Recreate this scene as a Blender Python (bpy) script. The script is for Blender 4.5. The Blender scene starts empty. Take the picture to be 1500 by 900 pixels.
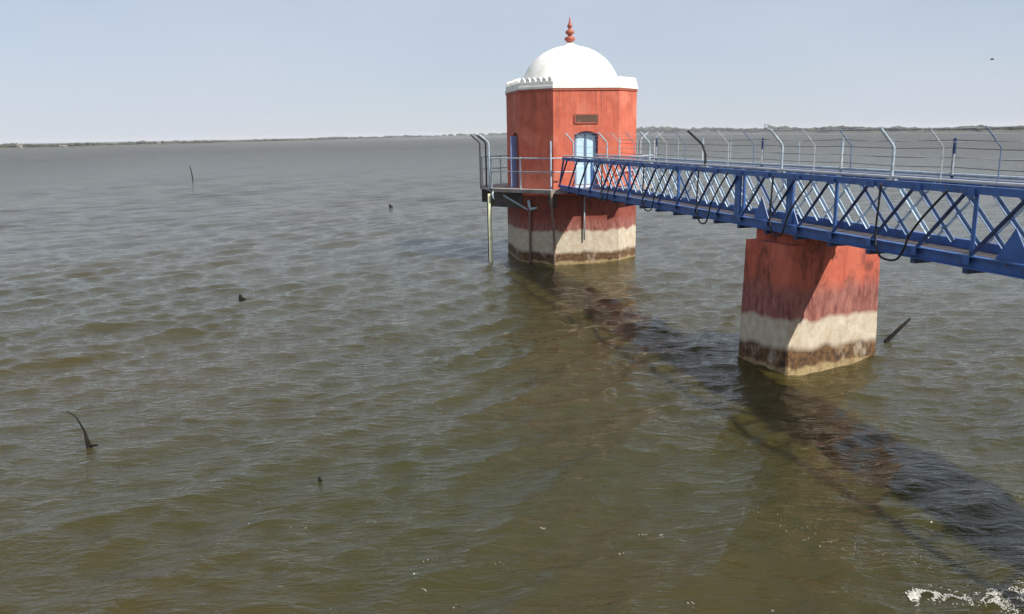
import bpy, bmesh, math, random
import numpy as np
from mathutils import Vector, Matrix
random.seed(7)
R = math.radians
S = bpy.context.scene
COL = S.collection

# ------------------------------------------------------------------ camera
H = 4.9                                   # eye height above the water
F = 1200.0 / 1500.0
PITCH = math.atan((450 - 197) / 1200.0)
ROLL = R(1.0)
fw = Vector((0, math.cos(PITCH), -math.sin(PITCH)))
up0 = Vector((0, math.sin(PITCH), math.cos(PITCH)))
rt0 = Vector((1, 0, 0))
cx_ = rt0 * math.cos(ROLL) - up0 * math.sin(ROLL)
cy_ = rt0 * math.sin(ROLL) + up0 * math.cos(ROLL)
cam_d = bpy.data.cameras.new('camera')
cam_d.sensor_width = 36.0
cam_d.lens = 36.0 * F
cam_d.clip_start = 0.1
cam_d.clip_end = 60000
cam = bpy.data.objects.new('camera', cam_d)
COL.objects.link(cam)
m = Matrix((cx_, cy_, -fw)).transposed().to_4x4()
m.translation = Vector((0, 0, H))
cam.matrix_world = m
S.camera = cam

# ------------------------------------------------------------------ light
SUN = Vector((0.78, -0.55, 1.0)).normalized()
wd = bpy.data.worlds.new('World')
S.world = wd
wd.use_nodes = True
wn = wd.node_tree
wn.nodes.clear()
sky = wn.nodes.new('ShaderNodeTexSky')
sky.sky_type = 'NISHITA'
sky.sun_disc = False
sky.sun_elevation = math.asin(SUN.z)
sky.sun_rotation = math.atan2(SUN.x, SUN.y)
sky.altitude = 100
sky.air_density = 1.0
sky.dust_density = 0.2
sky.ozone_density = 5.0
bg = wn.nodes.new('ShaderNodeBackground')
bg.inputs['Strength'].default_value = 0.075
wo = wn.nodes.new('ShaderNodeOutputWorld')
hz_ = wn.nodes.new('ShaderNodeMix')            # thin white haze over the whole sky
hz_.data_type = 'RGBA'
hz_.inputs[7].default_value = (6.15, 6.7, 7.75, 1)
tcw = wn.nodes.new('ShaderNodeTexCoord'); mpw = wn.nodes.new('ShaderNodeMapping'); nzw = wn.nodes.new('ShaderNodeTexNoise'); mrw = wn.nodes.new('ShaderNodeMapRange')
mpw.inputs['Scale'].default_value = (1, 1, 3.5)
nzw.inputs['Scale'].default_value = 2.6; nzw.inputs['Detail'].default_value = 5
mrw.inputs['From Min'].default_value = 0.3; mrw.inputs['From Max'].default_value = 0.7
mrw.inputs['To Min'].default_value = 0.64; mrw.inputs['To Max'].default_value = 0.92
wn.links.new(tcw.outputs['Generated'], mpw.inputs[0]); wn.links.new(mpw.outputs[0], nzw.inputs['Vector'])
wn.links.new(nzw.outputs['Fac'], mrw.inputs['Value']); wn.links.new(mrw.outputs[0], hz_.inputs[0])
wn.links.new(sky.outputs[0], hz_.inputs[6])
wn.links.new(hz_.outputs[2], bg.inputs[0])
wn.links.new(bg.outputs[0], wo.inputs[0])
sl = bpy.data.lights.new('sun', 'SUN')
sl.energy = 5.0
sl.angle = R(0.6)
sl.color = (1.0, 0.95, 0.87)
so = bpy.data.objects.new('sun', sl)
so.rotation_euler = SUN.to_track_quat('Z', 'Y').to_euler()
so.location = (30, -25, 40)
COL.objects.link(so)
S.view_settings.view_transform = 'Standard'
S.view_settings.look = 'None'
S.view_settings.gamma = 1.0
S.view_settings.exposure = 0.4
S.view_settings.use_curve_mapping = False
S.render.engine = 'CYCLES'

# ------------------------------------------------------------------ materials
class NT:
    def __init__(s, name):
        s.m = bpy.data.materials.new(name)
        s.m.use_nodes = True
        s.t = s.m.node_tree
        s.b = s.t.nodes['Principled BSDF']
        s.tc = s.t.nodes.new('ShaderNodeTexCoord')
    def n(s, typ, **kw):
        x = s.t.nodes.new(typ)
        for k, v in kw.items():
            if k in x.inputs.keys() if isinstance(k, str) else False:
                x.inputs[k].default_value = v
            else:
                setattr(x, k, v)
        return x
    def l(s, a, b):
        s.t.links.new(a, b)
    def mapping(s, scale=(1, 1, 1), src=None, rot=(0, 0, 0)):
        mp = s.t.nodes.new('ShaderNodeMapping')
        mp.inputs['Scale'].default_value = scale
        mp.inputs['Rotation'].default_value = rot
        s.l(src or s.tc.outputs['Object'], mp.inputs['Vector'])
        return mp.outputs[0]
    def noise(s, vec, scale, detail=4, rough=0.55, dist=0.0):
        x = s.t.nodes.new('ShaderNodeTexNoise')
        x.inputs['Scale'].default_value = scale
        x.inputs['Detail'].default_value = detail
        x.inputs['Roughness'].default_value = rough
        x.inputs['Distortion'].default_value = dist
        s.l(vec, x.inputs['Vector'])
        return x.outputs['Fac']
    def ramp(s, fac, stops):
        x = s.t.nodes.new('ShaderNodeValToRGB')
        e = x.color_ramp.elements
        while len(e) < len(stops):
            e.new(0.5)
        for i, (p, c) in enumerate(stops):
            e[i].position = p
            e[i].color = (c, c, c, 1) if not hasattr(c, '__len__') else (*c, 1)
        s.l(fac, x.inputs[0])
        return x.outputs[0]
    def mix(s, fac, a, b, mode='MIX'):
        x = s.t.nodes.new('ShaderNodeMix')
        x.data_type = 'RGBA'
        x.blend_type = mode
        for v, i in ((fac, 0), (a, 6), (b, 7)):
            if isinstance(v, (int, float)):
                x.inputs[i].default_value = v
            elif isinstance(v, tuple):
                x.inputs[i].default_value = (*v, 1)
            else:
                s.l(v, x.inputs[i])
        return x.outputs[2]
    def math(s, op, a, b=0.0):
        x = s.t.nodes.new('ShaderNodeMath')
        x.operation = op
        for v, i in ((a, 0), (b, 1)):
            if isinstance(v, (int, float)):
                x.inputs[i].default_value = v
            else:
                s.l(v, x.inputs[i])
        return x.outputs[0]
    def bump(s, h, strength, dist, prev=None):
        x = s.t.nodes.new('ShaderNodeBump')
        x.inputs['Strength'].default_value = strength
        x.inputs['Distance'].default_value = dist
        s.l(h, x.inputs['Height'])
        if prev is not None:
            s.l(prev, x.inputs['Normal'])
        s.l(x.outputs[0], s.b.inputs['Normal'])
        return x.outputs[0]
    def col(s, v):
        if isinstance(v, tuple):
            s.b.inputs['Base Color'].default_value = (*v, 1)
        else:
            s.l(v, s.b.inputs['Base Color'])
    def rough(s, v):
        if isinstance(v, (int, float)):
            s.b.inputs['Roughness'].default_value = v
        else:
            s.l(v, s.b.inputs['Roughness'])

def zcoord(t):
    x = t.t.nodes.new('ShaderNodeSeparateXYZ')
    t.l(t.tc.outputs['Object'], x.inputs[0])
    return x.outputs[2]

def plaster(name, bands, mul=1.0, stain=0.55):
    """red-washed masonry; bands = (z red end, z mauve end, z wet top) or None"""
    t = NT(name)
    o = t.mapping((1, 1, 1))
    big = t.noise(o, 1.3, 5, 0.6)
    fine = t.noise(o, 9, 6, 0.65)
    streak = t.noise(t.mapping((5, 5, 0.45)), 1.6, 5, 0.6)
    red = t.mix(t.ramp(big, [(0.3, 0.0), (0.7, 1.0)]), (0.50, 0.105, 0.058), (0.60, 0.155, 0.092))
    red = t.mix(t.ramp(streak, [(0.52, 0.0), (0.75, 0.65)]), red, (0.33, 0.058, 0.036))
    red = t.mix(t.ramp(fine, [(0.62, 0.0), (0.78, 0.5)]), red, (0.62, 0.29, 0.21))
    mould = t.noise(t.mapping((1.5, 1.5, 0.75)), 1.9, 7, 0.68, 0.6)
    red = t.mix(t.ramp(mould, [(0.48, 0.0), (0.68, stain)]), red, (0.10, 0.030, 0.024))
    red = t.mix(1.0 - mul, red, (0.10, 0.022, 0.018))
    if not bands:
        runs = t.noise(t.mapping((7, 7, 0.22)), 1.4, 5, 0.6)
        mr0 = t.t.nodes.new('ShaderNodeMapRange')
        mr0.inputs['From Min'].default_value = 4.6; mr0.inputs['From Max'].default_value = 6.5
        t.l(zcoord(t), mr0.inputs['Value'])
        red = t.mix(t.math('MULTIPLY', t.ramp(runs, [(0.46, 0.0), (0.66, 0.75)]), mr0.outputs[0]), red, (0.20, 0.060, 0.045))
        red = t.mix(t.ramp(t.noise(o, 0.8, 3, 0.5), [(0.55, 0.0), (0.60, 0.35)]), red, (0.66, 0.24, 0.16))
    c = red
    if bands:
        zr, zm, zw = bands
        z = zcoord(t)
        wob = t.math('MULTIPLY', t.math('SUBTRACT', t.noise(t.mapping((2.2, 2.2, 0.8)), 1.1, 3, 0.5), 0.5), 0.34)
        zz = t.math('ADD', z, wob)
        wash = t.mix(t.ramp(t.noise(t.mapping((4, 4, 1.2)), 2.2, 7, 0.7), [(0.35, 0.0), (0.66, 1.0)]), (0.15, 0.040, 0.034), (0.36, 0.15, 0.115))
        cream = t.mix(t.ramp(t.noise(t.mapping((2, 2, 1.4)), 2.5, 6, 0.65), [(0.35, 0.0), (0.7, 1.0)]), (0.42, 0.34, 0.24), (0.58, 0.52, 0.42))
        wet = t.mix(t.ramp(fine, [(0.35, 0.0), (0.65, 1.0)]), (0.035, 0.022, 0.012), (0.17, 0.085, 0.030))
        tide = t.mix(t.ramp(fine, [(0.4, 0.0), (0.6, 1.0)]), (0.23, 0.16, 0.075), (0.36, 0.27, 0.14))
        def edge(a, w):
            mr = t.t.nodes.new('ShaderNodeMapRange')
            mr.inputs['From Min'].default_value = a - w
            mr.inputs['From Max'].default_value = a + w
            t.l(zz, mr.inputs['Value'])
            return mr.outputs[0]
        c = t.mix(edge(zr, 0.16), wash, red)
        c = t.mix(edge(zm, 0.05), cream, c)
        c = t.mix(t.math('MAXIMUM', edge(zw, 0.07), t.ramp(t.noise(t.mapping((1, 1, 0.6)), 1.7, 4, 0.6), [(0.56, 0.0), (0.68, 0.7)])), wet, c)
        c = t.mix(edge(0.09, 0.03), tide, c)
    t.col(c)
    t.rough(0.9)
    t.bump(big, 0.5, 0.06, t.bump(fine, 0.4, 0.014))
    return t.m

def paint(name, base, dark, rough=0.5, scale=4.0, amt=(0.5, 0.75), bumpv=0.08, rust=None):
    t = NT(name)
    o = t.mapping((1, 1, 1))
    a = t.noise(o, scale, 5, 0.6)
    c = t.mix(t.ramp(a, [(amt[0], 0.0), (amt[1], 1.0)]), base, dark)
    if rust:
        c = t.mix(t.ramp(t.noise(o, scale * 4, 6, 0.7), [(0.58, 0.0), (0.68, 0.9)]), c, rust)
    t.col(c)
    t.rough(rough)
    if bumpv:
        t.bump(t.noise(o, scale * 6, 4, 0.6), bumpv, 0.01)
    return t.m

M = {}
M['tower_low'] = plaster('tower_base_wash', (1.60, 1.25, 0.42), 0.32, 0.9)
M['tower_up'] = plaster('tower_red_wash', None, 1.0, 0.30)
M['pier'] = plaster('pier_wash', (1.74, 1.08, 0.46), 0.84, 0.95)
M['white'] = paint('whitewash', (0.80, 0.79, 0.74), (0.55, 0.53, 0.47), 0.85, 2.2, (0.5, 0.8))
M['terracotta'] = paint('finial_red', (0.36, 0.085, 0.045), (0.22, 0.05, 0.03), 0.6, 5)
M['blue'] = paint('blue_steel', (0.045, 0.125, 0.36), (0.024, 0.066, 0.20), 0.42, 3.0, (0.45, 0.72), 0.08, (0.10, 0.05, 0.03))
M['navy'] = paint('navy_steel', (0.018, 0.042, 0.13), (0.010, 0.018, 0.05), 0.5, 4.0)
M['pale'] = paint('pale_paint', (0.44, 0.55, 0.65), (0.27, 0.37, 0.50), 0.5, 5.0, (0.5, 0.75), 0.06, (0.28, 0.18, 0.12))
M['bluegrey'] = paint('blue_grey_steel', (0.13, 0.20, 0.34), (0.07, 0.11, 0.20), 0.45, 5.0, (0.45, 0.7), 0.05)
M['rail'] = paint('rail_paint', (0.42, 0.50, 0.56), (0.24, 0.30, 0.36), 0.45, 5.0, (0.45, 0.7), 0.05, (0.16, 0.10, 0.07))
M['galv'] = paint('galvanised', (0.50, 0.51, 0.52), (0.30, 0.30, 0.31), 0.45, 7.0)
M['black'] = paint('black_rubber', (0.012, 0.012, 0.014), (0.025, 0.024, 0.022), 0.6, 6.0)
M['darksteel'] = paint('dark_steel', (0.045, 0.045, 0.05), (0.09, 0.05, 0.035), 0.6, 6.0)
M['door'] = paint('door_paint', (0.50, 0.70, 0.80), (0.38, 0.58, 0.72), 0.45, 3.0)
M['sidedoor'] = paint('side_door_paint', (0.16, 0.22, 0.42), (0.10, 0.14, 0.28), 0.5, 3.0)
M['doorframe'] = paint('door_frame_paint', (0.10, 0.16, 0.30), (0.06, 0.09, 0.18), 0.5, 4.0)
M['concrete'] = paint('old_concrete', (0.30, 0.27, 0.25), (0.17, 0.14, 0.13), 0.9, 2.5, (0.4, 0.7), 0.3)
M['darkconc'] = paint('dark_concrete', (0.085, 0.070, 0.065), (0.045, 0.034, 0.032), 0.9, 3.0, (0.4, 0.7), 0.3)  # darker concrete tone, used on the platform brackets
M['plaque'] = paint('plaque_paint', (0.095, 0.045, 0.028), (0.20, 0.12, 0.08), 0.7, 9.0, (0.55, 0.75))
M['gauge'] = paint('gauge_pole_paint', (0.75, 0.73, 0.48), (0.48, 0.52, 0.26), 0.6, 3.0, (0.45, 0.65))
M['pipe'] = paint('scaled_pipe', (0.22, 0.15, 0.12), (0.12, 0.07, 0.06), 0.8, 5.0)
M['bark'] = paint('wet_dead_wood', (0.008, 0.007, 0.006), (0.016, 0.013, 0.010), 0.9, 9.0, (0.4, 0.65), 0.4)
M['bark'].node_tree.nodes['Principled BSDF'].inputs['Specular IOR Level'].default_value = 0.15
M['plate'] = paint('deck_plate_steel', (0.075, 0.065, 0.07), (0.045, 0.042, 0.05), 0.75, 5.0)
M['foam'] = paint('foam', (0.55, 0.53, 0.48), (0.36, 0.34, 0.28), 0.7, 30.0, (0.5, 0.7), 0)
M['stone'] = paint('riprap', (0.30, 0.26, 0.22), (0.15, 0.13, 0.11), 0.9, 1.2, (0.4, 0.65), 0.5)
M['shore'] = paint('dry_shore', (0.075, 0.072, 0.048), (0.048, 0.052, 0.032), 0.95, 0.02, (0.4, 0.65), 0)
M['leaf'] = paint('far_foliage', (0.034, 0.042, 0.028), (0.056, 0.060, 0.038), 0.9, 0.15, (0.4, 0.65), 0)
M['plume'] = paint('dark_plumage', (0.02, 0.02, 0.022), (0.04, 0.038, 0.036), 0.7, 20.0, (0.5, 0.7), 0)

# ------------------------------------------------------------------ mesh helpers
class MB:
    def __init__(s):
        s.v = []; s.f = []
    def add(s, vs, fs):
        o = len(s.v)
        s.v += [tuple(x) for x in vs]
        s.f += [tuple(i + o for i in f) for f in fs]
        return s
    def box(s, a, b):
        x0, y0, z0 = a; x1, y1, z1 = b
        return s.add([(x0,y0,z0),(x1,y0,z0),(x1,y1,z0),(x0,y1,z0),(x0,y0,z1),(x1,y0,z1),(x1,y1,z1),(x0,y1,z1)],
                     [(0,3,2,1),(4,5,6,7),(0,1,5,4),(1,2,6,5),(2,3,7,6),(3,0,4,7)])
    def bar(s, p, q, w, h, up=(0, 0, 1)):
        p = Vector(p); q = Vector(q); d = (q - p).normalized()
        u = Vector(up)
        if abs(d.dot(u)) > 0.99: u = Vector((1, 0, 0))
        a = d.cross(u).normalized(); b = a.cross(d)
        vs = []
        for e in (p, q):
            for i, j in ((-1,-1),(1,-1),(1,1),(-1,1)):
                vs.append(e + a * (i * w / 2) + b * (j * h / 2))
        return s.add(vs, [(0,1,2,3),(7,6,5,4),(0,4,5,1),(1,5,6,2),(2,6,7,3),(3,7,4,0)])
    def angle(s, p, q, size, thk, n1, n2):
        """L-section from p to q; legs run along n1 and n2"""
        p = Vector(p); q = Vector(q); n1 = Vector(n1); n2 = Vector(n2)
        pts = [Vector((0,0,0)), n1*size, n1*size+n2*thk, n1*thk+n2*thk, n1*thk+n2*size, n2*size]
        vs = [p + k for k in pts] + [q + k for k in pts]
        fs = [(i, (i+1) % 6, 6 + (i+1) % 6, 6 + i) for i in range(6)]
        fs += [(3,2,1,0),(5,4,3,0),(6,7,8,9),(6,9,10,11)]
        return s.add(vs, fs)
    def tube(s, pts, r, n=8, cap=True):
        pts = [Vector(p) for p in pts]
        rs = r if hasattr(r, '__len__') else [r] * len(pts)
        o = len(s.v); prev = None
        for i, p in enumerate(pts):
            d = (pts[min(i+1, len(pts)-1)] - pts[max(i-1, 0)]).normalized()
            if prev is None:
                a = d.cross(Vector((0,0,1)) if abs(d.z) < 0.9 else Vector((1,0,0))).normalized()
            else:
                a = (prev - d * prev.dot(d)).normalized()
            prev = a; b = d.cross(a)
            for k in range(n):
                t = 2 * math.pi * k / n
                s.v.append(tuple(p + (a * math.cos(t) + b * math.sin(t)) * rs[i]))
        for i in range(len(pts) - 1):
            for k in range(n):
                s.f.append((o+i*n+k, o+i*n+(k+1)%n, o+(i+1)*n+(k+1)%n, o+(i+1)*n+k))
        if cap:
            s.f.append(tuple(o + k for k in reversed(range(n))))
            s.f.append(tuple(o + (len(pts)-1)*n + k for k in range(n)))
        return s
    def lathe(s, prof, n=32, c=(0, 0, 0)):
        o = len(s.v)
        for r, z in prof:
            for k in range(n):
                t = 2 * math.pi * k / n
                s.v.append((c[0] + r*math.cos(t), c[1] + r*math.sin(t), c[2] + z))
        for i in range(len(prof) - 1):
            for k in range(n):
                s.f.append((o+i*n+k, o+i*n+(k+1)%n, o+(i+1)*n+(k+1)%n, o+(i+1)*n+k))
        s.f.append(tuple(o + k for k in reversed(range(n))))
        s.f.append(tuple(o + (len(prof)-1)*n + k for k in range(n)))
        return s
    def prism(s, poly, z0, z1):
        n = len(poly); o = len(s.v)
        s.v += [(x, y, z0) for x, y in poly] + [(x, y, z1) for x, y in poly]
        s.f += [(o+i, o+(i+1)%n, o+n+(i+1)%n, o+n+i) for i in range(n)]
        s.f += [tuple(o+i for i in reversed(range(n))), tuple(o+n+i for i in range(n))]
        return s
    def mesh(s, name):
        me = bpy.data.meshes.new(name)
        me.from_pydata([tuple(v) for v in s.v], [], s.f)
        me.update()
        return me
    def build(s, name, mat, parent=None, smooth=False, bevel=0.0, label=None):
        me = s.mesh(name)
        bm = bmesh.new(); bm.from_mesh(me)
        bmesh.ops.recalc_face_normals(bm, faces=bm.faces)
        if bevel:
            bmesh.ops.bevel(bm, geom=list(bm.edges), offset=bevel, segments=1, affect='EDGES', clamp_overlap=True)
        bm.to_mesh(me); bm.free()
        if smooth:
            for p in me.polygons: p.use_smooth = True
        me.materials.append(M[mat] if isinstance(mat, str) else mat)
        o = bpy.data.objects.new(name, me)
        COL.objects.link(o)
        if parent: o.parent = parent
        if label: o['label'] = label
        return o

def tag(o, label=None, cat=None, group=None, kind=None):
    for k, v in (('label', label), ('category', cat), ('group', group), ('kind', kind)):
        if v: o[k] = v
    return o
def empty(name, loc, rz=0.0):
    o = bpy.data.objects.new(name, None)
    o.location = loc; o.rotation_euler = (0, 0, rz)
    o.empty_display_size = 0.3
    COL.objects.link(o)
    return o
def link_copy(o, parent, loc=None, rot=None):
    c = o.copy(); COL.objects.link(c); c.parent = parent
    if loc is not None: c.location = loc
    if rot is not None: c.rotation_euler = rot
    return c

# ------------------------------------------------------------------ water
rng = np.random.default_rng(11)
NW = 110
wl = np.exp(rng.uniform(math.log(0.24), math.log(4.2), NW))
main = math.atan2(-0.72, 0.69)
spread = np.where(wl > 1.3, R(24), R(36))
wdir = np.where(wl > 1.3, main, R(-72)) + rng.normal(0, 1, NW) * spread
wph = rng.uniform(0, 2 * math.pi, NW)
wsl = 0.0215 * (0.6 + 0.8 * rng.random(NW)) * np.where(wl > 3.0, 0.45, np.where(wl > 1.4, 0.75, np.where(wl > 0.42, 1.5, 1.4)))
wk = 2 * math.pi / wl
wamp = wsl / wk
def waves(x, y, sp=None):
    """height and horizontal shift of the chop at world x, y (arrays)"""
    h = np.zeros_like(x); sx = np.zeros_like(x); sy = np.zeros_like(x)
    # slow patches of livelier and calmer water
    gust = 0.9 + 0.22 * np.sin(x * 0.21 + y * 0.13 + 1.0) * np.sin(y * 0.17 - x * 0.09 + 2.0) + 0.14 * np.sin(x * 0.47 - y * 0.31)
    for i in range(NW):
        a = wamp[i]
        if sp is not None:
            a = a * np.clip((wl[i] / sp - 2.2) / 2.5, 0, 1)
        dx, dy = math.cos(wdir[i]), math.sin(wdir[i])
        ph = wk[i] * (dx * x + dy * y) + wph[i]
        s_, c_ = np.sin(ph), np.cos(ph)
        h += a * s_
        sx += a * c_ * dx * 0.9
        sy += a * c_ * dy * 0.9
    return h * gust, sx * gust, sy * gust
def grade(a, first, last, g):
    out = [a]; st = first
    while out[-1] < last:
        out.append(out[-1] + st); st *= g
    return out
ys = [-3.0, 0.0, 2.0, 4.0, 5.0, 5.8] + [6.4 + 0.055 * i for i in range(130)]
ys = ys + grade(ys[-1] + 0.055, 0.056, 9000, 1.0075)
xr = [0.05 + 0.085 * i for i in range(230)]
xr = xr + grade(xr[-1] + 0.09, 0.09, 9000, 1.022)
xs = np.array([-v for v in reversed(xr)] + xr); ys = np.array(ys)
X, Y = np.meshgrid(xs, ys)
SP = np.maximum(*np.meshgrid(np.gradient(xs), np.gradient(ys)))
hh, sx, sy = waves(X.ravel(), Y.ravel(), SP.ravel())
near = np.clip((Y.ravel() - 3.0) / 3.0, 0.2, 1)
co = np.stack([X.ravel() + sx, Y.ravel() + sy, hh * near], 1)
ny, nx = X.shape
idx = np.arange(ny * nx).reshape(ny, nx)
quads = np.stack([idx[:-1, :-1], idx[:-1, 1:], idx[1:, 1:], idx[1:, :-1]], -1).reshape(-1, 4)
me = bpy.data.meshes.new('water')
me.vertices.add(len(co)); me.vertices.foreach_set('co', co.ravel())
me.loops.add(quads.size); me.loops.foreach_set('vertex_index', quads.ravel())
me.polygons.add(len(quads))
me.polygons.foreach_set('loop_start', np.arange(0, quads.size, 4))
me.polygons.foreach_set('use_smooth', np.ones(len(quads), dtype=bool))
me.update(calc_edges=True)
ca = me.attributes.new('coarse', 'FLOAT', 'POINT')      # where the mesh is too coarse for the short waves
ca.data.foreach_set('value', (np.clip(np.log(SP.ravel() / 0.16) / math.log(16), 0, 1) ** 1.3).astype(np.float32))
t = NT('lake_water')
o_ = t.mapping((1, 1, 1))
murk = t.noise(t.mapping((0.10, 0.16, 1), rot=(0, 0, R(35))), 1.0, 4, 0.55)
c = t.mix(t.ramp(murk, [(0.36, 0.0), (0.66, 1.0)]), (0.032, 0.031, 0.008), (0.042, 0.033, 0.007))
t.col(c)
t.b.inputs['IOR'].default_value = 1.34
t.b.inputs['Specular IOR Level'].default_value = 0.6
at = t.t.nodes.new('ShaderNodeAttribute'); at.attribute_name = 'coarse'
lod = at.outputs['Fac']
def ridged(f):
    return t.math('SUBTRACT', 1.0, t.math('ABSOLUTE', t.math('MULTIPLY', t.math('SUBTRACT', f, 0.5), 2.0)))
t.rough(t.math('ADD', 0.03, t.math('MULTIPLY', lod, 0.25)))
rip = t.noise(t.mapping((0.7, 1.9, 1), rot=(0, 0, R(-18))), 3.0, 4, 0.6, 0.6)
fine_ = t.noise(t.mapping((0.9, 1.8, 1), rot=(0, 0, R(25))), 9.0, 3, 0.6, 0.4)
chop = t.noise(t.mapping((0.45, 1.2, 1), rot=(0, 0, R(-22))), 0.8, 6, 0.66, 0.5)
b1 = t.bump(fine_, 0.8, 0.012)
b2 = t.bump(rip, 0.9, 0.065, b1)
b3 = t.bump(chop, 1.0, 1.6, b2)
bn = t.b.inputs['Normal'].links[0].from_node
t.l(t.math('ADD', 0.01, t.math('MULTIPLY', lod, 0.99)), bn.inputs['Strength'])
t.b.inputs['Subsurface Weight'].default_value = 1.0
t.b.inputs['Subsurface Radius'].default_value = (1.0, 0.9, 0.5)
t.b.inputs['Subsurface Scale'].default_value = 0.30
t.b.subsurface_method = 'BURLEY'
me.materials.append(t.m)
water = bpy.data.objects.new('water', me)
COL.objects.link(water)
tag(water, 'choppy murky olive lake water stretching to the far shore', 'water', kind='structure')

def wz(x, y):
    return float(waves(np.array([float(x)]), np.array([float(y)]))[0][0])

# lake bed, so the water sheet has ground below it
mb = MB(); mb.add([(-9500,-60,-6),(9500,-60,-6),(9500,9500,-6),(-9500,9500,-6)], [(0,1,2,3)])
tag(mb.build('lake_bed', 'shore'), 'muddy lake bed below the water', 'ground', kind='structure')

# dam bank behind and below the viewpoint
mb = MB()
xsd = [-120 + i * 3.0 for i in range(81)]
prof = [(-30, -6.0), (-14, 3.1), (-4, 3.15), (1.1, 3.15), (2.4, 2.35), (3.8, 1.5), (5.2, 0.6), (6.4, -0.25), (12, -4.0), (14, -5.9)]
vs = []
for x in xsd:
    for (yy, zz) in prof:
        j = 0.09 if 1 < yy < 7 else 0.0
        vs.append((x, yy + random.uniform(-j, j), zz + random.uniform(-j, j)))
n = len(prof)
fs = [(i*n+k, (i+1)*n+k, (i+1)*n+k+1, i*n+k+1) for i in range(len(xsd)-1) for k in range(n-1)]
mb.add(vs, fs)
tag(mb.build('dam_bank', 'stone'), 'stone faced dam bank', 'bank', kind='structure')

# ------------------------------------------------------------------ far shore
# bearing tan (x/y), distance, crest height of scrub
shore = [(-1.6, 420, 3.0), (-1.0, 560, 3.2), (-0.64, 650, 3.4), (-0.5, 760, 3.6), (-0.36, 980, 3.4), (-0.2, 1500, 4.2),
         (-0.06, 2400, 8.0), (0.06, 2500, 11.0), (0.15, 2000, 13.5), (0.25, 1500, 9.5), (0.38, 1000, 6.0), (0.5, 760, 4.4), (0.64, 620, 3.4), (1.0, 520, 3.2), (1.6, 420, 3.0)]
def shore_at(b):
    for (b0, d0, h0), (b1, d1, h1) in zip(shore, shore[1:]):
        if b0 <= b <= b1:
            k = (b - b0) / (b1 - b0)
            return d0 + (d1 - d0) * k, h0 + (h1 - h0) * k
    return shore[-1][1:]
mb = MB(); vs = []
nb = 240
for i in range(nb + 1):
    b = -1.6 + 3.2 * i / nb
    d, hgt = shore_at(b)
    d *= 1 + 0.03 * math.sin(i * 0.9) + 0.02 * math.sin(i * 2.3)
    for k, (dd, z) in enumerate(((-0.02, -1.5), (0.0, 0.15), (0.02, 0.25 * hgt), (0.10, 0.34 * hgt), (0.6, 0.4 * hgt), (2.5, 0.45 * hgt))):
        vs.append((b * d * (1 + dd), d * (1 + dd), z * (1 + 0.25 * random.uniform(-1, 1) * (k > 1))))
fs = [(i*6+k, (i+1)*6+k, (i+1)*6+k+1, i*6+k+1) for i in range(nb) for k in range(5)]
mb.add(vs, fs)
tag(mb.build('far_shore', 'shore'), 'low dry shore across the lake', 'shore', kind='structure')
# scrub and trees on it: a far-off wood that reads as one mass
mb = MB()
ico = bmesh.new(); bmesh.ops.create_icosphere(ico, subdivisions=1, radius=1.0)
iv = [v.co.copy() for v in ico.verts]; ifc = [tuple(v.index for v in f.verts) for f in ico.faces]
ico.free()
for i in range(2300):
    b = random.uniform(-0.95, 0.95)
    gap = math.sin(b * 19) + math.sin(b * 47 + 1) * 0.7
    if gap < -0.5 and random.random() < 0.55: continue
    d, hgt = shore_at(b)
    d *= 1.05 + random.uniform(0, 0.10)
    top = hgt * random.uniform(0.7, 1.25) * (1.0 + 0.10 * math.sin(b * 31 + 2) + 0.12 * math.sin(b * 83))
    if random.random() < 0.08: top *= 1.18
    w = top * random.uniform(0.5, 1.3)
    cz = 0.27 * hgt
    vs = []
    for v in iv:
        j = random.uniform(0.72, 1.2)
        vs.append((b*d + v.x*w*j, d + v.y*w*j, cz + (top - cz) * 0.5 * (1 + v.z * j * 0.95)))
    mb.add(vs, ifc)
tag(mb.build('far_trees', 'leaf'), 'hazy strip of scrub and trees along the far shore', 'trees', kind='stuff')
# small white buildings on the left shore
for k, (b, w, hb, lab) in enumerate(((-0.585, 2.6, 3.4, 'tiny white block building standing alone at the water edge of the far shore'),
                                     (-0.533, 5.0, 1.2, 'long low white shed on the far shore beside the tiny white block'))):
    d, hgt = shore_at(b)
    d *= 0.985
    e = empty('shore_building', (b * d, d, 0.2))
    MB().box((-w/2, -2, -0.6), (w/2, 2, hb)).build('wall', 'concrete', e)
    MB().add([(-w/2-.3,-2.3,hb),(w/2+.3,-2.3,hb),(w/2+.3,2.3,hb),(-w/2-.3,2.3,hb),(-w/2-.3,0,hb+.8),(w/2+.3,0,hb+.8)],
             [(0,3,2,1),(0,1,5,4),(2,3,4,5),(1,2,5),(3,0,4)]).build('roof', 'concrete', e)
    MB().box((-0.5, -2.06, -0.1), (0.5, -1.98, 1.8)).build('door', 'darksteel', e)
    tag(e, lab, 'building')

# ------------------------------------------------------------------ intake tower
DZ = 2.85                                  # deck / platform level
TW = empty('intake_tower', (2.45, 33.6, 0), R(11))
tag(TW, 'red octagonal intake tower with white dome and parapet standing in the lake', 'tower')
A, B = 2.55, 1.06
def octo(off=0.0):
    k = off * math.tan(R(22.5))
    a = A / 2 + k; w = A / 2 + B + off
    return [(-a, -w), (a, -w), (w, -a), (w, a), (a, w), (-a, w), (-w, a), (-w, -a)]
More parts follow.
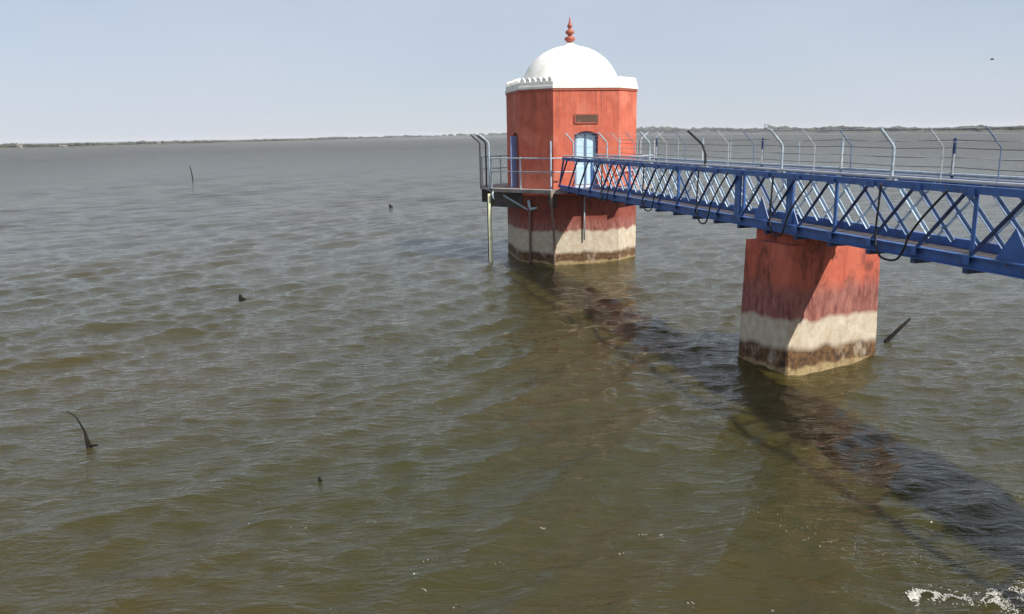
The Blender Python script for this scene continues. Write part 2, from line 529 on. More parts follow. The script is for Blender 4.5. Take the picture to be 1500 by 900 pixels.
# lower shaft
mb = MB(); o8 = octo(0.03)
zs = [-5.0, 0, 0.5, 1.0, 1.5, 2.0, 2.6]
for z in zs: mb.v += [(x, y, z) for x, y in o8]
for i in range(len(zs) - 1):
    for k in range(8): mb.f.append((i*8+k, i*8+(k+1)%8, (i+1)*8+(k+1)%8, (i+1)*8+k))
mb.f.append(tuple(range(len(zs)*8-8, len(zs)*8)))
mb.build('base', 'tower_low', TW, label='weathered red and cream lower shaft with dark tide line')
# upper walls with two arched doorways
Z0, Z1 = DZ, 6.50
def arch_pts(w, zs_, rise, n=10):
    return [(-w + 2*w*i/n, zs_ + rise * (1 - (2*i/n - 1) ** 2)) for i in range(n + 1)]
def face_with_door(mb, p0, p1, z0, z1, off, w, zsp, rise, depth):
    """wall face p0->p1 (outward normal to the right of p0->p1) with an arched recess"""
    p0 = Vector((*p0, 0)); p1 = Vector((*p1, 0)); d = (p1 - p0).normalized(); L = (p1 - p0).length
    inn = Vector((-d.y, d.x, 0))
    def P(x, z, dep=0.0):
        q = p0 + d * (L / 2 + off + x) + inn * dep
        return (q.x, q.y, z)
    ar = arch_pts(w, zsp, rise)
    mb.add([P(-L/2-off, z0), P(-w, z0), P(-w, zsp), P(-w, z1), P(-L/2-off, z1)], [(0,1,2,3,4)])
    mb.add([P(w, z0), P(L/2-off, z0), P(L/2-off, z1), P(w, z1), P(w, zsp)], [(0,1,2,3,4)])
    for (xa, za), (xb, zb) in zip(ar, ar[1:]):
        mb.add([P(xa, za), P(xb, zb), P(xb, z1), P(xa, z1)], [(0,1,2,3)])
    ring = [(-w, z0)] + ar + [(w, z0)]
    for (xa, za), (xb, zb) in zip(ring, ring[1:]):
        mb.add([P(xa, za), P(xa, za, depth), P(xb, zb, depth), P(xb, zb)], [(0,1,2,3)])
    return P, ar
mb = MB(); o8 = octo(0.0)
PF, arF = face_with_door(mb, o8[0], o8[1], Z0, Z1, 0.0, 0.46, Z0 + 1.98, 0.14, 0.25)
PL, arL = face_with_door(mb, o8[6], o8[7], Z0, Z1, 0.45, 0.50, Z0 + 1.98, 0.14, 0.30)
for k in (1, 2, 3, 4, 5, 7):
    a, b = o8[k], o8[(k+1) % 8]
    mb.add([(*a, Z0), (*b, Z0), (*b, Z1), (*a, Z1)], [(0,1,2,3)])
me = mb.mesh('wall')
me.materials.append(M['tower_up'])
wall = bpy.data.objects.new('wall', me); COL.objects.link(wall); wall.parent = TW
# doors
def door_leaf(P, w, zb, zs_, rise, dep, parent_name, swung=False):
    ar = arch_pts(w, zs_, rise)
    ring = [(-w, zb)] + ar + [(w, zb)]
    fr = MB()
    n_ = len(ring)
    inner = [(x * (1 - 0.07 / w), zb if k in (0, n_-1) else z - 0.07) for k, (x, z) in enumerate(ring)]
    for k in range(n_ - 1):
        a, b, c_, d_ = ring[k], ring[k+1], inner[k+1], inner[k]
        q = [P(*a, dep), P(*b, dep), P(*c_, dep), P(*d_, dep)] + [P(*a, dep+.06), P(*b, dep+.06), P(*c_, dep+.06), P(*d_, dep+.06)]
        fr.add(q, [(0,1,2,3), (7,6,5,4), (0,4,5,1), (3,2,6,7)])
    return fr, inner
fr, inn = door_leaf(PF, 0.455, Z0 + 0.01, Z0 + 1.975, 0.135, 0.15, 'door')
leafmb = MB()
cen = [(x, z) for x, z in inn]
leafmb.add([PF(x, z, 0.19) for x, z in cen] + [PF(x, z, 0.24) for x, z in cen], [tuple(range(len(cen))), tuple(reversed(range(len(cen), 2*len(cen))))])
door = leafmb.build('door', 'door', TW, label='pale blue double door with dark blue frame')
fr.build('door_frame', 'doorframe', door)
for xa, xb in ((-0.37, -0.03), (0.03, 0.37)):
    for za, zb in ((0.12, 0.85), (0.97, 1.85)):
        pm = MB()
        q = [PF(xa, Z0+za, 0.19), PF(xb, Z0+za, 0.19), PF(xb, Z0+zb, 0.19), PF(xa, Z0+zb, 0.19)]
        q2 = [PF(xa+.03, Z0+za+.03, 0.165), PF(xb-.03, Z0+za+.03, 0.165), PF(xb-.03, Z0+zb-.03, 0.165), PF(xa+.03, Z0+zb-.03, 0.165)]
        pm.add(q + q2, [(0,1,5,4),(1,2,6,5),(2,3,7,6),(3,0,4,7),(4,5,6,7)])
        pm.build('door_panel', 'door', door)
MB().bar(PF(0, Z0+.03, 0.18), PF(0, Z0+2.03, 0.18), 0.045, 0.045).build('meeting_stile', 'doorframe', door)
MB().tube([PF(0.06, Z0+.95, 0.17), PF(0.06, Z0+.95, 0.11), PF(0.06, Z0+1.12, 0.11), PF(0.06, Z0+1.12, 0.17)], 0.012, 6).build('handle', 'darksteel', door)
# left doorway: dark sheet painted in for the unlit opening, leaf swung out
bk = MB()
ar = arch_pts(0.50, Z0+1.98, 0.14)
ring = [(-0.5, Z0)] + ar + [(0.5, Z0)]
bk.add([PL(x, z, 0.295) for x, z in ring], [tuple(range(len(ring)))])
bk.build('side_doorway', 'darksteel', TW, label='side doorway painted dark for its unlit inside, blue leaf swung open')
hx, hy, _ = PL(0.46, 0, 0)
lf = MB()
lf.add([(hx-.04, hy-.02, Z0+.04), (hx-.30, hy-.10, Z0+.04), (hx-.30, hy-.10, Z0+1.98), (hx-.04, hy-.02, Z0+1.98),
        (hx-.04, hy+.03, Z0+.04), (hx-.30, hy-.05, Z0+.04), (hx-.30, hy-.05, Z0+1.98), (hx-.04, hy+.03, Z0+1.98)],
       [(0,1,2,3),(7,6,5,4),(0,4,5,1),(1,5,6,2),(2,6,7,3),(3,7,4,0)])
lf.build('side_door', 'sidedoor', TW)
# plaque above the door
pl = MB()
pl.add([PF(x, z, d) for d in (-0.03, 0.01) for x, z in ((-0.43, 5.29), (0.43, 5.29), (0.43, 5.56), (-0.43, 5.56))],
       [(0,1,2,3),(0,4,5,1),(1,5,6,2),(2,6,7,3),(3,7,4,0)])
pq = pl.build('plaque', 'plaque', TW, label='dark brown plaque above the door')
fm = MB()
for a, b in (((-0.45, 5.27), (0.45, 5.27)), ((-0.45, 5.58), (0.45, 5.58)), ((-0.45, 5.285), (-0.45, 5.565)), ((0.45, 5.285), (0.45, 5.565))):
    fm.bar(PF(*a, -0.02), PF(*b, -0.02), 0.03, 0.05)
fm.build('plaque_frame', 'terracotta', pq)
# cornice, parapet wall, merlons
MB().prism(octo(0.03), 6.45, 6.53).build('cornice', 'terracotta', TW)
MB().prism(octo(0.045), 6.532, 6.62).build('cornice_slab', 'white', TW)
pw = MB(); oo = octo(0.012); oi = octo(-0.12)
for z in (6.618, 6.77):
    pw.v += [(*p, z) for p in oo] + [(*p, z) for p in oi]
for k in range(8):
    j = (k+1) % 8
    pw.f += [(k, j, 16+j, 16+k), (8+j, 8+k, 24+k, 24+j), (16+k, 16+j, 24+j, 24+k)]
pw.build('parapet', 'white', TW)
mm = MB()
prof = [(-0.09, 0), (0.09, 0), (0.09, 0.075), (0.074, 0.12), (0.035, 0.16), (0, 0.185), (-0.035, 0.16), (-0.074, 0.12), (-0.09, 0.075)]
nn = len(prof)
mm.add([(x, -0.05, z) for x, z in prof] + [(x, 0.05, z) for x, z in prof],
       [tuple(range(nn)), tuple(reversed(range(nn, 2*nn)))] + [(k, nn+k, nn+(k+1) % nn, (k+1) % nn) for k in range(nn)])
proto = None
om = octo(-0.055)
for k in range(8):
    a = Vector((*om[k], 0)); b = Vector((*om[(k+1) % 8], 0)); d = b - a
    cnt = max(2, round(d.length / 0.262)); ang = math.atan2(d.y, d.x)
    for i in range(cnt):
        p = a + d * ((i + 0.5) / cnt)
        loc = (p.x, p.y, 6.768 + random.uniform(-0.006, 0.004)); rot = (random.uniform(-.03, .03), 0, ang + random.uniform(-.03, .03))
        if proto is None:
            proto = mm.build('merlon', 'white', TW); proto.location = loc; proto.rotation_euler = rot
        else: link_copy(proto, TW, loc, rot)
# roof, dome, finial
MB().prism(octo(-0.125), 6.56, 6.66).build('roof_slab', 'white', TW)
Rs = 1.93
prof = [(2.02, 6.66), (2.02, 6.70), (1.98, 6.72)] + [(1.96 * math.cos(t), 6.47 + 1.80 * math.sin(t)) for t in [R(6 + 83 * i / 22) for i in range(23)] if 6.47 + 1.80 * math.sin(t) > 6.73]
dome = MB().lathe(prof, 56).build('dome', 'white', TW, smooth=True)
MB().lathe([(0.30, 8.21), (0.29, 8.27), (0.20, 8.30), (0.13, 8.36)], 20).build('dome_collar', 'white', dome, smooth=True)
fin = MB().lathe([(0.13, 8.300), (0.10, 8.347), (0.07, 8.384), (0.17, 8.440), (0.215, 8.514), (0.17, 8.588), (0.075, 8.626), (0.07, 8.663), (0.15, 8.709), (0.18, 8.774),
                  (0.13, 8.839), (0.065, 8.877), (0.055, 8.932), (0.10, 8.970), (0.105, 9.016), (0.06, 9.072), (0.035, 9.193), (0.02, 9.323)], 20)
fin.build('finial', 'terracotta', TW, smooth=True)
# platform ring, reaching further out on the left side
PW = 0.66
def octp(d=0.0):
    o = octo(PW + d)
    o[7] = (-3.42 - d, -0.78 - 0.4 * d); o[6] = (-3.42 - d, 1.55 + 0.4 * d)
    return o
pf = MB(); oo = octp(); oi = octo(0.035)
for z in (DZ - 0.13, DZ):
    pf.v += [(*p, z) for p in oo] + [(*p, z) for p in oi]
for k in range(8):
    j = (k+1) % 8
    pf.f += [(k, j, 16+j, 16+k), (8+j, 8+k, 24+k, 24+j), (16+k, 16+j, 24+j, 24+k), (k, 8+k, 8+j, j)]
plat = pf.build('platform', 'concrete', TW)
# core between base and walls
MB().prism(octo(0.0), 2.602, DZ - 0.002).build('platform_core', 'tower_up', TW)
# cantilever brackets below the platform
for k in range(8):
    p = Vector((*octo(0.0)[k], 0)); q = Vector((*octp(-0.03)[k], 0))
    deep = 0.62 if k in (7, 6, 0) else 0.40
    br = MB(); d = (q - p).normalized(); nrm = Vector((-d.y, d.x, 0)) * 0.11
    zt, zb0 = DZ - 0.132, DZ - 0.13 - deep
    zo = zb0 + (0.06 if k in (7, 6) else 0.22)
    a = p - d * 0.1
    vs = []
    for s_ in (-1, 1):
        for base, z in ((a, zt), (q, zt), (q, zo), (a, zb0)):
            w_ = base + nrm * s_; vs.append((w_.x, w_.y, z))
    br.add(vs, [(0,1,2,3), (7,6,5,4), (0,4,5,1), (1,5,6,2), (2,6,7,3), (3,7,4,0)])
    br.build('bracket', 'darkconc', TW)
# railing on the platform
orr = octp(-0.05)
ZR, ZM = DZ + 1.16, DZ + 0.66
def lerp(a, b, k): return (a[0] + (b[0]-a[0])*k, a[1] + (b[1]-a[1])*k)
segs = [(orr[k], orr[(k+1) % 8]) for k in (1, 2, 3, 4, 5, 6, 7)]
front_stop = lerp(orr[0], orr[1], 0.33)
segs.append((orr[0], front_stop)); segs.append((lerp(orr[0], orr[1], 0.80), orr[1]))
for a, b in segs:
    MB().tube([(*a, ZR), (*b, ZR)], 0.024, 8).build('top_rail', 'rail', TW)
    MB().tube([(*a, ZM), (*b, ZM)], 0.02, 8).build('mid_rail', 'rail', TW)
posts = [(orr[k], 0.0) for k in range(8)] + [(lerp(orr[k], orr[(k+1) % 8], 0.5), 0.0) for k in (1, 2, 3, 4, 5, 6, 7)]
for i, (p, _) in enumerate(posts):
    top = ZR + (0.62 if i in (0,) else 0.04)
    MB().tube([(*p, DZ), (*p, top)], 0.03 if i in (0, 14) else 0.026, 8).build('rail_post', 'pale' if i in (0, 14) else 'rail', TW)
# outward bent fence arms on the left side of the platform
for i, (p, outx, outy, foot) in enumerate(((orr[7], -0.95, -0.25, 0.46), (orr[7], -0.75, 0.30, 0.08), (lerp(orr[7], orr[6], 0.45), -0.95, 0.1, 0.03), (orr[2], 0.9, -0.3, 0.04), (lerp(orr[2], orr[3], 0.5), 0.9, 0.1, 0.04))):
    d = Vector((outx, outy, 0)).normalized()
    b = Vector((*p, DZ)) + d * foot
    mb = MB().tube([Vector((*p, DZ - 0.05)), b + Vector((0, 0, 0.02)), b + Vector((0, 0, 1.0)), b + Vector((0, 0, 1.72)), b + Vector((0, 0, 1.80)) + d * 0.05, b + Vector((0, 0, 2.05)) + d * 0.36], 0.032, 8)
    mb.build('bent_fence_post', 'darksteel' if i in (0, 2) else 'rail', TW)
# pipes and poles
pg = octp(+0.04)[7]
MB().tube([(pg[0], pg[1], -4.0), (pg[0], pg[1], DZ - 0.2)], 0.075, 10).build('gauge_pole', 'gauge', TW, smooth=True, label='yellow white pole rising from the water to the platform')
pk = lerp(octp(-0.1)[7], octp(-0.1)[6], 0.55)
MB().tube([(pk[0], pk[1], -4.0), (pk[0], pk[1], DZ - 0.15)], 0.04, 8).build('support_pole', 'darksteel', TW, smooth=True)
c7, c0 = octo(0.10)[7], octo(0.10)[0]
q = lerp(c7, c0, 0.33); q2 = lerp(octp()[7], octp()[0], 0.2)
MB().tube([(q[0], q[1], -2), (q[0], q[1], 2.0), (q[0], q[1], 2.45)], 0.045, 8).build('pipe', 'pipe', TW, smooth=True)
q = c0; pz = orr[0]
MB().tube([(pz[0], pz[1]-.06, DZ-.1), (pz[0]+.02, pz[1]-.02, DZ-.5), (lerp(pz, q, .45)[0], lerp(pz, q, .45)[1], DZ-.95), (q[0], q[1]-.04, DZ-1.5), (q[0]+.02, q[1]-.04, 0.8), (q[0]+.03, q[1]-.04, -2)], 0.05, 8).build('pipe', 'pipe', TW, smooth=True)
q = lerp(octo(0.1)[0], octo(0.1)[1], 0.46)
MB().tube([(q[0], q[1], 0.9), (q[0], q[1], DZ-.15)], 0.03, 8).build('pipe', 'rail', TW, smooth=True)
# pale knee braces and pipe stub under the platform
a = lerp(octp(-.1)[7], octp(-.1)[0], 0.10); b = lerp(octo(0.06)[7], octo(0.06)[0], 0.25)
MB().bar((a[0], a[1], DZ-.14), (b[0], b[1], DZ-.80), 0.06, 0.06).build('knee_brace', 'rail', TW)
a = lerp(octp(+.02)[7], octp(+.02)[0], 0.06)
MB().tube([(a[0], a[1], DZ-.10), (a[0]-.06, a[1]-.05, DZ-.2), (a[0]-.03, a[1]-.05, DZ-.36), (a[0]+.06, a[1]+.02, DZ-.44)], 0.035, 7).build('cable_hook', 'rail', TW, smooth=True)
a = lerp(octo(0.22)[7], octo(0.22)[0], 0.38); b = lerp(octo(0.22)[7], octo(0.22)[0], 0.58)
MB().tube([(a[0]-.03, a[1], DZ-.42), (a[0], a[1], DZ-.62), (a[0]+.05, a[1]-.03, DZ-.76), (b[0], b[1], DZ-.70)], [.05, .06, .06, .045], 8).build('pipe_stub', 'pale', TW, smooth=True)

# ------------------------------------------------------------------ pier
PR = empty('bridge_pier', (6.42, 17.30, 0), R(25))
tag(PR, 'stepped red and cream masonry pier standing in the water under the footbridge', 'pier')
def rring(hx, hy, ch, z, jit):
    pts = []
    for sx_, sy_ in ((-1, -1), (1, -1), (1, 1), (-1, 1)):
        cs = [(sx_*hx, sy_*(hy-ch)), (sx_*(hx-ch), sy_*hy)]
        if sx_ * sy_ < 0: cs = cs[::-1]
        pts += cs
    # insert points along the long sides for worn edges
    out = []
    for k in range(8):
        a, b = pts[k], pts[(k+1) % 8]
        L = math.hypot(b[0]-a[0], b[1]-a[1]); n_ = max(1, int(L / 0.22))
        for i in range(n_):
            out.append((a[0]+(b[0]-a[0])*i/n_, a[1]+(b[1]-a[1])*i/n_))
    return out
def stack(levels, ch, jit, cx=0.0):
    mb = MB(); ref = None; rr = random.Random(5)
    n_ = None
    for (hx, hy, z, ox) in levels:
        base = rring(levels[0][0], levels[0][1], ch, z, jit)
        n_ = len(base)
        fx, fy = hx / levels[0][0], hy / levels[0][1]
        for x, y in base:
            mb.v.append((x*fx + ox + rr.uniform(-jit, jit), y*fy + rr.uniform(-jit, jit), z + rr.uniform(-jit, jit) * 0.5))
    for i in range(len(levels) - 1):
        for k in range(n_): mb.f.append((i*n_+k, i*n_+(k+1) % n_, (i+1)*n_+(k+1) % n_, (i+1)*n_+k))
    mb.f.append(tuple(range(len(mb.v) - n_, len(mb.v))))
    return mb
lv = []
for i in range(28):
    z = -4.0 + (2.62 + 4.0) * (i / 27.0)
    k = (2.62 - z) * 0.018
    lv.append((1.23 + k, 0.70 + k, z, 0))
stack(lv, 0.035, 0.007).build('shaft', 'pier', PR)
lv = [(1.09, 0.694, z, 0.13) for z in (2.60, 2.66, 2.72, 2.78, 2.83)]
stack(lv, 0.03, 0.006).build('bearing_block', 'pier', PR, label='raised red cap block carrying the bridge')
MB().box((-0.35, -0.30, 2.82), (0.75, 0.30, 2.853)).build('bearing_plate', 'darksteel', PR)

# ------------------------------------------------------------------ footbridge
BA = 14.7
BR = empty('footbridge', (2.48, 30.62, 0), R(180 + BA))
tag(BR, 'blue steel truss footbridge with outward bent fence posts leading to the tower', 'footbridge')
HW = 0.62; ZB, ZT = 2.86, 4.05
PAN = 1.07; NP = 30; L0 = -0.12
LEN = PAN * NP
for sx_ in (1, -1):
    x = HW * sx_
    # bottom chord: channel with its flanges outward
    mb = MB()
    mb.box((x-.010, L0, ZB), (x+.010, LEN, ZB+.19))
    mb.box(tuple(sorted((x+.010*sx_, x+.085*sx_)))[:1] + (L0, ZB+.172), tuple(sorted((x+.010*sx_, x+.085*sx_)))[1:] + (LEN, ZB+.19))
    mb.box(tuple(sorted((x+.010*sx_, x+.085*sx_)))[:1] + (L0, ZB), tuple(sorted((x+.010*sx_, x+.085*sx_)))[1:] + (LEN, ZB+.018))
    mb.build('bottom_chord', 'blue', BR)
    mb = MB()
    mb.box((x-.055, L0+.42, ZT-.012), (x+.055, LEN, ZT))
    mb.box((x-.008+.045*sx_, L0+.42, ZT-.11), (x+.008+.045*sx_, LEN, ZT-.0125))
    mb.build('top_chord', 'blue', BR)
    MB().tube([(x, L0+.42, ZT+.055), (x, LEN, ZT+.055)], 0.028, 8).build('handrail', 'galv' if sx_ > 0 else 'rail', BR)
# near truss: single diagonals, shaded side painted in as navy, top towards the dam
yD = Vector((0, 1, 0)); zD = Vector((0, 0, 1)); xD = Vector((1, 0, 0))
proto = None
for i in range(NP):
    y0 = L0 + 0.02 + i * PAN
    if proto is None:
        p = Vector((0, 0, ZB+.10)); q = Vector((0, PAN*0.93, ZT-.06)); d = (q-p).normalized(); nrm = xD.cross(d)
        proto = MB().angle(p, q, 0.062, 0.010, xD, nrm).build('diagonal', 'navy', BR)
        proto.location = (HW+.012, y0, 0)
    else: link_copy(proto, BR, (HW+.012, y0, 0))
# near truss: intermediate thinner counter strip at every panel point
proto = None
for i in range(1, NP):
    y0 = L0 + i * PAN
    big = i % 3 == 0
    if not big: continue
    o = MB().angle((HW-.012, y0, ZB+.19), (HW-.012, y0, ZT-.012), 0.075, 0.010, -xD, yD).build('post', 'blue', BR)
# far truss: bars the other way, lit look painted in as pale, plus blue counters
pa = pb = None
for i in range(NP):
    y0 = L0 + i * PAN
    if pa is None:
        p = Vector((0, PAN, ZB+.12)); q = Vector((0, 0.04, ZT-.07)); d = (q-p).normalized(); nrm = d.cross(xD)
        pa = MB().angle(p, q, 0.060, 0.010, xD, nrm).build('lattice_bar', 'pale', BR); pa.location = (-HW-.005, y0, 0)
        pa_blue = pa.data.copy(); pa_blue.materials[0] = M['bluegrey']
        p = Vector((0, 0.04, ZB+.12)); q = Vector((0, PAN*0.96, ZT-.07)); d = (q-p).normalized(); nrm = d.cross(xD)
        pb = MB().angle(p, q, 0.05, 0.008, -xD, nrm).build('counter_bar', 'rail', BR); pb.location = (-HW-.014, y0, 0)
    else:
        c_ = link_copy(pa, BR, (-HW-.005, y0, 0)); link_copy(pb, BR, (-HW-.014, y0, 0))
        if i > 13 and i % 3:
            c_.data = pa_blue
# extra pale bars half a panel over: the doubled lattice of the far side
for i in range(NP - 1):
    c_ = link_copy(pa, BR, (-HW+.024, L0 + (i + .5) * PAN, 0))
    if i > 13 or i % 4 == 2:
        c_.data = pa_blue
# broad blue posts and gusset plates over the pier
for y0 in (12.55, 14.55):
    MB().box((HW-.03, y0-.11, ZB+.19), (HW+.018, y0+.11, ZT-.012)).build('pier_post', 'blue', BR, bevel=0.004)
for y0 in (13.5, 14.55, 19.9):
    MB().add([(HW-.034, y0-.30, ZB+.19), (HW-.034, y0+.30, ZB+.19), (HW-.034, y0, ZB+.66), (HW-.022, y0-.30, ZB+.19), (HW-.022, y0+.30, ZB+.19), (HW-.022, y0, ZB+.66)],
             [(0,1,2),(5,4,3),(0,3,4,1),(1,4,5,2),(2,5,3,0)]).build('gusset_plate', 'blue', BR)
# node plates with bolt heads on the near truss
npm = MB().box((0, -.09, -.06), (.008, .09, .06))
for by, bz in ((-.06, -.03), (-.06, .03), (.06, -.03), (.06, .03), (0, 0)):
    npm.box((.008, by-.010, bz-.010), (.018, by+.010, bz+.010))
np0 = None
for i in range(1, NP):
    for yy, zz in ((L0 + .02 + i * PAN, ZB + .115), (L0 + i * PAN, ZT - .075)):
        loc = (HW + .0785 if zz > 3.5 else HW + .0785, yy, zz)
        if np0 is None:
            np0 = npm.build('node_plate', 'blue', BR); np0.location = loc
        else: link_copy(np0, BR, loc)
# cross beams and deck plates
pc = pd = None
for i in range(NP + 1):
    y0 = L0 + .02 + i * PAN
    if pc is None:
        pc = MB().box((-HW-.10, 0, ZB-.075), (HW+.10, .10, ZB-.002)).build('cross_beam', 'navy', BR); pc.location = (0, y0, 0)
    else: link_copy(pc, BR, (0, y0, 0))
for i in range(NP):
    y0 = L0 + i * PAN
    if pd is None:
        pd = MB().box((-HW+.02, .008, ZB+.02), (HW-.02, PAN-.008, ZB+.045)).build('deck_plate', 'plate', BR); pd.location = (0, y0, 0)
    else: link_copy(pd, BR, (0, y0, 0))
# end struts at the tower and arm down to the platform
MB().bar((HW, L0-.02, ZB+.18), (HW, L0+.46, ZT-.05), 0.05, 0.06).build('end_strut', 'navy', BR)
MB().bar((-HW, L0-.02, ZB+.18), (-HW, L0+.46, ZT-.05), 0.05, 0.06).build('end_strut', 'blue', BR)
# bent fence posts on the near side
ny_ = [4.6 + 3.2 * k for k in range(-1, 9)]
for k, y0 in enumerate(ny_):
    mat = 'black' if k == 3 else 'rail'
    lean = 0.10 if k == 3 else 0.0
    pts = [(HW, y0, ZT-.10), (HW, y0, ZT+.30), (HW+lean*.3, y0-lean, ZT+.52), (HW+.05+lean*.5, y0-lean*1.2, ZT+.60), (HW+.30+lean, y0-lean*1.6, ZT+.86)]
    MB().tube(pts, 0.030 if k == 3 else 0.024, 8).build('fence_post', mat, BR, smooth=False)
    MB().box((HW-.06, y0-.06, ZT+.002), (HW+.06, y0+.06, ZT+.028)).build('base_plate', 'galv', BR)
# straight fence posts on the far side
fy = [2.6 + 2.95 * k for k in range(10)]
for k, y0 in enumerate(fy):
    o = MB().tube([(-HW, y0, ZT-.10), (-HW, y0, ZT+.66)], 0.026, 8).build('fence_post', 'navy' if k % 2 else 'rail', BR)
    MB().tube([(-HW+.03, y0+.035, ZT+.05), (-HW+.03, y0+.035, ZT+.40)], 0.018, 6).build('post_stay', 'galv', BR)
# fence wires
def wire(x, z, ylist, r, mat, sag):
    pts = []
    for a, b in zip(ylist, ylist[1:]):
        for i in range(6):
            k = i / 6.0
            pts.append((x, a + (b-a)*k, z - sag * 4 * k * (1-k)))
    pts.append((x, ylist[-1], z))
    MB().tube(pts, r, 4).build('fence_wire', mat, BR)
for x, z in ((HW, ZT+.20), (HW, ZT+.40), (HW+.10, ZT+.65), (HW+.20, ZT+.755), (HW+.29, ZT+.85)):
    wire(x, z, ny_, 0.005, 'galv', random.uniform(.01, .03))
for z in (.18, .34, .50, .63):
    wire(-HW, ZT+z, fy, 0.006, 'darksteel', random.uniform(.01, .03))
for a, b in zip(ny_, ny_[1:]):
    for k in (1, 2):
        yy = a + (b - a) * k / 3.0
        MB().tube([(HW, yy, ZT), (HW, yy, ZT+.55), (HW+.06, yy, ZT+.61), (HW+.29, yy, ZT+.85)], 0.010, 5).build('fence_dropper', 'galv' if k == 1 else 'bluegrey', BR)
for a, b in zip(fy, fy[1:]):
    yy = (a + b) / 2
    MB().tube([(-HW, yy, ZT), (-HW, yy, ZT+.64)], 0.012, 5).build('fence_dropper', 'rail', BR)
# ring of spare wire hung on one bent post
cn = Vector((HW+.30, ny_[4], ZT+.90))
pts = [cn + Vector((0.10*math.sin(t), 0.15*math.cos(t), 0.05*math.sin(t))) for t in [2*math.pi*i/20 for i in range(21)]]
MB().tube(pts, 0.008, 5).build('wire_coil', 'galv', BR)

# black cable looped along the near side, a thing of its own
for k, y0 in enumerate(ny_[1:]):
    e_pts = []
    a = Vector((HW+.115, y0 - .10, ZT - .05))
    drop = 0.05 + 0.03 * ((k * 7) % 3)
    wq = 0.40 + 0.08 * ((k * 5) % 3)
    ctr = [a, (HW+.125, y0-.11, ZT-.45), (HW+.13, y0-.13, ZB+.30), (HW+.13, y0-.08, ZB+.08), (HW+.13, y0+.06, ZB-drop), (HW+.13, y0+wq*.7, ZB-drop+.01),
           (HW+.13, y0+wq, ZB+.12), (HW+.13, y0+wq+.10, ZB+.36), (HW+.125, y0+wq+.38, ZB+.70), (HW+.115, y0+wq+.80, ZT-.08)]
    ctr = [Vector(c_) for c_ in ctr]
    for i in range(len(ctr) - 1):
        p0 = ctr[max(i-1, 0)]; p1 = ctr[i]; p2 = ctr[i+1]; p3 = ctr[min(i+2, len(ctr)-1)]
        for j in range(4):
            s_ = j / 4.0
            e_pts.append(0.5 * ((2*p1) + (p2-p0)*s_ + (2*p0-5*p1+4*p2-p3)*s_*s_ + (3*p1-p0-3*p2+p3)*s_**3))
    e_pts.append(ctr[-1])
    MB().tube(e_pts, 0.019, 7).build('cable_loop', 'black', BR, smooth=True)
# abutment on the dam bank
ab = empty('abutment', (BR.location.x + math.sin(R(BA)) * 30.6, BR.location.y - math.cos(R(BA)) * 30.6, 0), R(BA))
MB().box((-1.2, -1.6, 0.4), (1.2, 0.5, 2.75)).build('block', 'concrete', ab, bevel=0.02)
MB().box((-1.0, -1.55, 2.752), (1.0, 0.45, 2.78)).build('bearing_shelf', 'darksteel', ab)
tag(ab, 'grey concrete abutment under the shore end of the footbridge', 'abutment')

# ------------------------------------------------------------------ things in the water and the sky
def stick(name, pts, rs, label, cat, knots=()):
    mb = MB().tube(pts, rs, 7)
    o = mb.build(name, 'bark', None, smooth=True)
    for p, q, r in knots:
        MB().tube([p, q], [r, r*.5], 6).build('twig', 'bark', o)
    return tag(o, label, cat)
stick('snag', [(8.50, 18.2, -0.5), (8.66, 18.4, 0.05), (9.02, 18.62, 0.26), (9.42, 18.9, 0.46)], [.055, .052, .045, .03],
      'dark slanting snag poking out of the water beside the bridge pier', 'snag')
stick('dead_branch', [(-6.85, 12.55, -.3), (-6.96, 12.66, 0.05), (-7.10, 12.85, 0.22), (-7.32, 13.05, 0.40), (-7.55, 13.2, 0.46)], [.045, .04, .018, .010, .005],
      'thin bent dead branch rising from a dark knot in the open water', 'branch', [((-6.96, 12.66, .03), (-6.78, 12.6, .07), .03)])
def stump(x, y, s, lab, name='stump'):
    z = wz(x, y)
    mb = MB()
    mb.tube([(x, y, z-.6*s), (x-.02*s, y, z-.05*s), (x-.05*s, y, z+.12*s), (x-.10*s, y+.02, z+.26*s), (x-.14*s, y+.02, z+.34*s)], [.20*s, .19*s, .15*s, .10*s, .04*s], 8)
    o = mb.build(name, 'bark', None, smooth=True)
    MB().tube([(x+.05*s, y, z+.02*s), (x+.26*s, y-.05*s, z+.06*s)], [.10*s, .05*s], 6).build('root', 'bark', o)
    return tag(o, lab, 'stump')
stump(-8.46, 25.2, 0.5, 'black wedge shaped stump alone in open water between dead branch and tower')
stump(-8.5, 58.5, 0.6, 'small dark stump far out on the lake between the stake and the tower')
stump(-2.85, 11.2, 0.15, 'tiny dark knot of driftwood on the olive near water')
stick('marker_stake', [(-39.5, 103.3, -1), (-39.5, 103.3, .3), (-39.6, 103.3, 1.2), (-39.75, 103.3, 1.75)], [.07, .07, .06, .04],
      'thin upright stake far out on the open lake', 'stake')
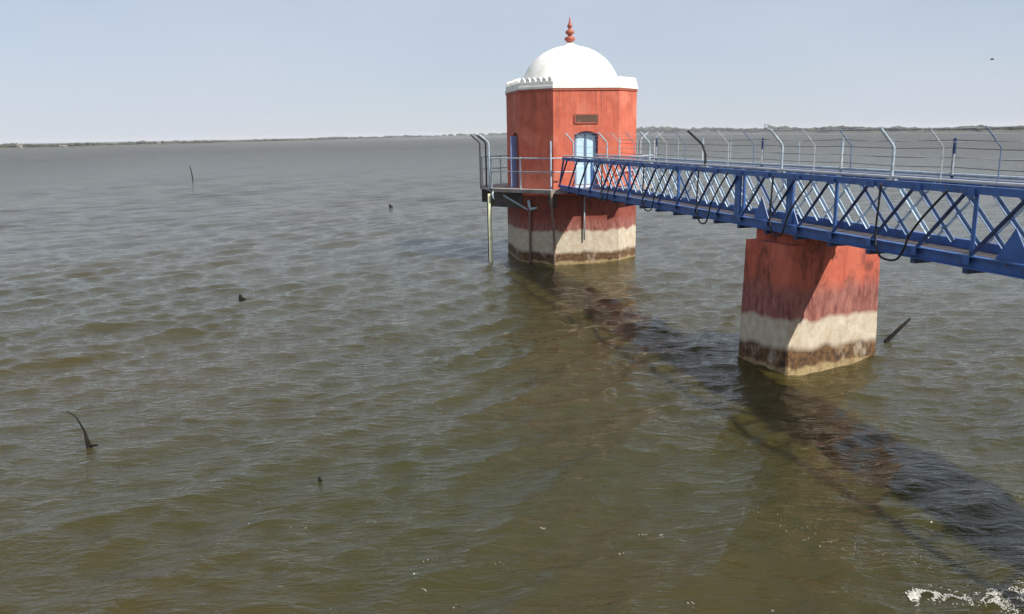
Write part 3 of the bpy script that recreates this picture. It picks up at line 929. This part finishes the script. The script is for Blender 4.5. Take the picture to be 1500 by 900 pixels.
# bird in flight
bd = empty('bird', (41.0, 72.0, 10.4), R(40)); bd.scale = (0.55, 0.55, 0.55)
tag(bd, 'small dark bird flying over the bridge fence', 'bird')
MB().tube([(0, -.30, 0), (0, -.2, .01), (0, 0, .02), (0, .18, .0), (0, .34, -.02)], [.02, .06, .09, .06, .03], 8).build('body', 'plume', bd, smooth=True)
for s_ in (-1, 1):
    MB().add([(s_*.05, -.10, .03), (s_*.05, .12, .03), (s_*.30, -.12, .16), (s_*.30, .10, .15), (s_*.55, .02, .12), (s_*.55, .10, .11),
              (s_*.05, -.10, .015), (s_*.05, .12, .015), (s_*.30, -.12, .145), (s_*.30, .10, .135), (s_*.55, .02, .11), (s_*.55, .10, .10)],
             [(0,1,3,2),(2,3,5,4),(8,9,7,6),(10,11,9,8),(0,2,8,6),(2,4,10,8),(1,7,9,3),(3,9,11,5),(4,5,11,10)]).build('wing', 'plume', bd)

# foam where waves break by the bank, and loose flecks
pts = []
rf = random.Random(3)
def lace(x, y):
    return math.sin(x*11 + 2.2*math.sin(y*13+1)) + math.sin(y*17 + 2.0*math.sin(x*9+2)) + 0.6*math.sin(x*29 - y*23)
while len(pts) < 1700:
    k = rf.random()
    x = 4.2 + 1.7 * k
    y = 7.92 + 0.10 * math.sin(k * 9) - 0.06 * k + rf.gauss(0, 0.05 + 0.09 * k)
    if rf.random() > 0.35 + 0.65 * abs(math.sin(k * 7.3 + 0.5)): continue
    if abs(lace(x, y)) > rf.uniform(0.1, 1.1): continue
    pts.append((x, y, rf.uniform(.003, .009)))
for _ in range(14):
    cx0, cy0 = rf.gauss(0.9, 1.5), rf.uniform(7.6, 9.6)
    for _k in range(rf.randint(1, 5)):
        pts.append((cx0 + rf.gauss(0, .03), cy0 + rf.gauss(0, .02), rf.uniform(.003, .008)))
for _ in range(8):
    pts.append((rf.gauss(-2.6, .5), rf.gauss(9.9, .12), rf.uniform(.003, .007)))
n0 = len(pts)
while len(pts) < n0 + 120:
    a = rf.uniform(0, 1)
    x, y = 3.0 + 2.1 * a + rf.gauss(0, .10), 9.8 - 1.5 * a + rf.gauss(0, .16)
    if abs(lace(x*.6, y*.6)) > rf.uniform(.0, .5): continue
    pts.append((x, y, rf.uniform(.002, .005)))
pa_ = np.array(pts)
hz, sx_, sy_ = waves(pa_[:, 0], pa_[:, 1])
mb = MB()
for (x, y, r), z, dx, dy in zip(pts, hz, sx_, sy_):
    vs = [(x + dx + v.x*r*rf.uniform(.8, 1.5), y + dy + v.y*r*rf.uniform(.8, 1.5), z + 0.002 + v.z*r*.55) for v in iv]
    mb.add(vs, ifc)
tag(mb.build('foam', 'foam', None, smooth=True), 'white foam flecks on the near water', 'foam', kind='stuff')

# ------------------------------------------------------------------ haze over the lake
hb = MB().box((-9400, -58, -7.0), (9400, 9400, 24.0)).build('haze', 'foam')
hb.data.materials.clear()
hm = bpy.data.materials.new('lake_haze'); hm.use_nodes = True
hm.node_tree.nodes.clear()
pv = hm.node_tree.nodes.new('ShaderNodeVolumePrincipled')
pv.inputs['Color'].default_value = (0.93, 0.95, 1.0, 1)
pv.inputs['Density'].default_value = 0.00016
pv.inputs['Anisotropy'].default_value = 0.0
ho = hm.node_tree.nodes.new('ShaderNodeOutputMaterial')
hm.node_tree.links.new(pv.outputs[0], ho.inputs['Volume'])
hb.data.materials.append(hm)
tag(hb, 'thin pale haze over the lake', 'haze', kind='stuff')
